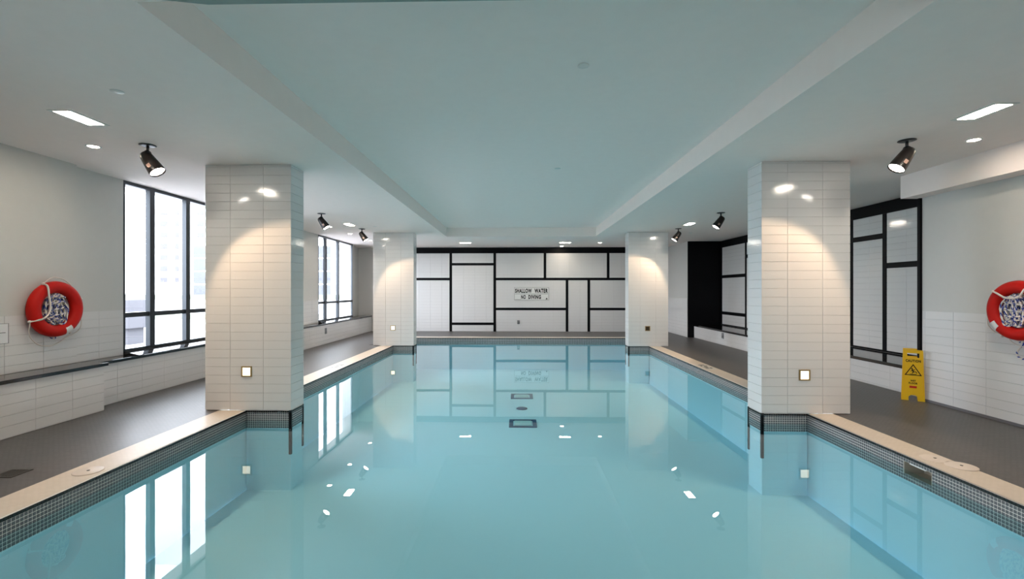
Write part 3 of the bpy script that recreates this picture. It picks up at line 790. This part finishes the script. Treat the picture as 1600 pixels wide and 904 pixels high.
# paper notice on the left wall, mostly out of frame
nt_ = thing('paper_notice', (WL1 + .01, 4.62, .885), label='white framed notice on left wall at the picture edge', cat='notice')
MB().box(WL1 + .009, WL1 + .014, 4.475, 4.765, .885, 1.092).build('sheet', M_paper, nt_)
bd = MB()
for a, b, c_, d_ in ((4.475, 4.765, .885, .889), (4.475, 4.765, 1.088, 1.092), (4.475, 4.479, .889, 1.088), (4.761, 4.765, .889, 1.088)): bd.box(WL1 + .014, WL1 + .016, a, b, c_, d_)
bd.build('border', M_greybox, nt_)
MB().box(WL1 + .014, WL1 + .0152, 4.50, 4.735, .995, 1.000).build('ruled_line', M_ink, nt_)

# ------------------------------------------------------------------ sockets, floor drains, depth marks
def socket(name, P, U, label, w_=.075, h_=.12, m=None):
    T = frame_T(P, U, (0, 0, 1)); t = thing(name, P, label=label, cat='socket')
    mb = MB(); mb.prism([(-w_ / 2, -h_ / 2), (w_ / 2, -h_ / 2), (w_ / 2, h_ / 2), (-w_ / 2, h_ / 2)], T, .012); mb.build('cover', m or M_greybox, t)
    mb = MB()
    mb.prism([(-w_ * .3, -h_ * .32), (w_ * .3, -h_ * .32), (w_ * .3, h_ * .02), (-w_ * .3, h_ * .02)], T @ Matrix.Translation((0, 0, .012)), .006); mb.build('flap', M_chrome if m is None else M_white, t)
socket('wall_socket', (-5.138 + .008, 12.53, .35), (0, 1, 0), 'grey covered socket on the left bench front', .11, .16)
socket('wall_socket', (WRn - .0085, 12.54, .245), (0, -1, 0), 'grey covered socket on low niche wall', .12, .15)
socket('wall_socket', (.02, YB - .017, .325), (1, 0, 0), 'small dark socket under the no diving sign', .085, .13)
socket('wall_socket', (WRn - .0085, 6.70, .235), (0, -1, 0), 'white socket behind the yellow caution sign', .075, .14, M_white)

def floor_drain(x, y, a, label):
    t = thing('floor_drain', (x, y, 0), label=label, cat='drain', group='floor drains in the deck')
    f = MB()
    for s in (-1, 1):
        f.box(x + s * a - .01, x + s * a + .01, y - a - .01, y + a + .01, 0, .004); f.box(x - a + .01, x + a - .01, y + s * a - .01, y + s * a + .01, 0, .004)
    f.build('frame', M_drain, t)
    MB().box(x - a + .01, x + a - .01, y - a + .01, y + a - .01, 0, .002).build('plate', mat('drain_plate', (0.028, 0.024, 0.02), 0.5), t)
    g = MB()
    for k in range(-2, 3): g.box(x + k * a * .34 - .006, x + k * a * .34 + .006, y - a + .012, y + a - .012, .002, .004)
    g.build('grate_bars', M_drain, t)
floor_drain(-3.955, 3.61, .075, 'dark square floor drain in the near left deck')
floor_drain(-3.80, 12.42, .08, 'dark floor drain in deck beside the far left column')

def depth_mark(x, y, s, label):
    t = thing('depth_marker', (x, y, .003), label=label, cat='marker', group='depth markers on the coping')
    MB().box(x - .10, x + .10, y - .30, y + .30, .0028, .0045).build('marker_tile', mat('marker_tile', (0.62, 0.58, 0.52), 0.4), t)
    mk = MB()
    for a, b, c_, d_ in ((-.06, .05, .16, .22), (-.06, -.03, .04, .12), (.0, .06, .04, .10), (-.05, .02, -.08, -.02), (-.06, .0, -.20, -.13), (.02, .06, -.20, -.12)):
        mk.box(x + s * a if s > 0 else x - b, x + s * b if s > 0 else x - a, y + c_, y + d_, .0045, .0052)
    mk.build('printed_mark', M_ink if s > 0 else mat('faded_ink', (0.30, 0.28, 0.27), 0.6), t)
depth_mark(-3.40, 8.85, -1, 'faint printed depth marker on the left coping')
depth_mark(3.51, 8.95, 1, 'dark printed depth marker on the right coping')

# ------------------------------------------------------------------ outside
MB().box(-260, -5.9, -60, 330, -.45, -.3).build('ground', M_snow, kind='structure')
tb = thing('tower_block', (-95, 140, -.3), label='pale high tower block far outside the near window', cat='building')
def far(u, v, depth):                       # a point on the sight line at the given distance, used to lay out the distant street
    a = (u - 791.6) / 740; b = (453.5 - v) / 740; c, s = math.cos(.0237), math.sin(.0237)
    return Vector(((c * a - s) * depth, (s * a + c) * depth, 1.43 + b * depth))
D = 126.0
yb_ = 126.0
tx0 = far(236, 450, D).x
MB().box(tx0, tx0 + 62, 125, 150, -.3, 72).build('wall', M_ext, tb)
for fl_ in range(1, 8):
    z = -.3 + fl_ * 3.0
    for i, (dx, w_) in enumerate(((1.6, 1.9), (5.6, 1.0), (11.6, 1.9), (15.4, 1.0), (21, 1.9), (26, 1.0))):
        if dx > 10 and z < 14.5: continue
        MB().box(tx0 + dx, tx0 + dx + w_, 124.9, 125.05, z + .9, z + 2.3).build('window_pane', M_extglass, tb)
for fl_ in range(0, 4):
    z = -.3 + fl_ * 3.4
    for k in range(8):
        MB().box(tx0 + 12 + k * 4.6, tx0 + 12 + k * 4.6 + 4.3, 122.9, 123.1, z + .2, z + 3.2).build('glass_panel', M_extglass2, tb)
MB().box(tx0 + 11.5, tx0 + 59, 123.1, 125, -.3, 13.6).build('podium', M_ext, tb)
pl = thing('concrete_planter', (-10.5, 11.5, -.3), label='grey concrete planter on a leg outside near window', cat='planter')
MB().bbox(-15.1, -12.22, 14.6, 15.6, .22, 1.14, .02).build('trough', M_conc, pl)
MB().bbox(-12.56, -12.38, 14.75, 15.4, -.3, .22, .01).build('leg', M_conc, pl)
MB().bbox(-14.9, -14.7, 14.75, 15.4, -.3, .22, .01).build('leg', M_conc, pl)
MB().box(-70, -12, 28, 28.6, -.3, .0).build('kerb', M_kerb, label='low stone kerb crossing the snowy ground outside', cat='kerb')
MB().box(-110, -20, 90, 90.6, -.3, .6).build('garden_wall', M_kerb, label='distant low wall outside in front of the tower', cat='wall')
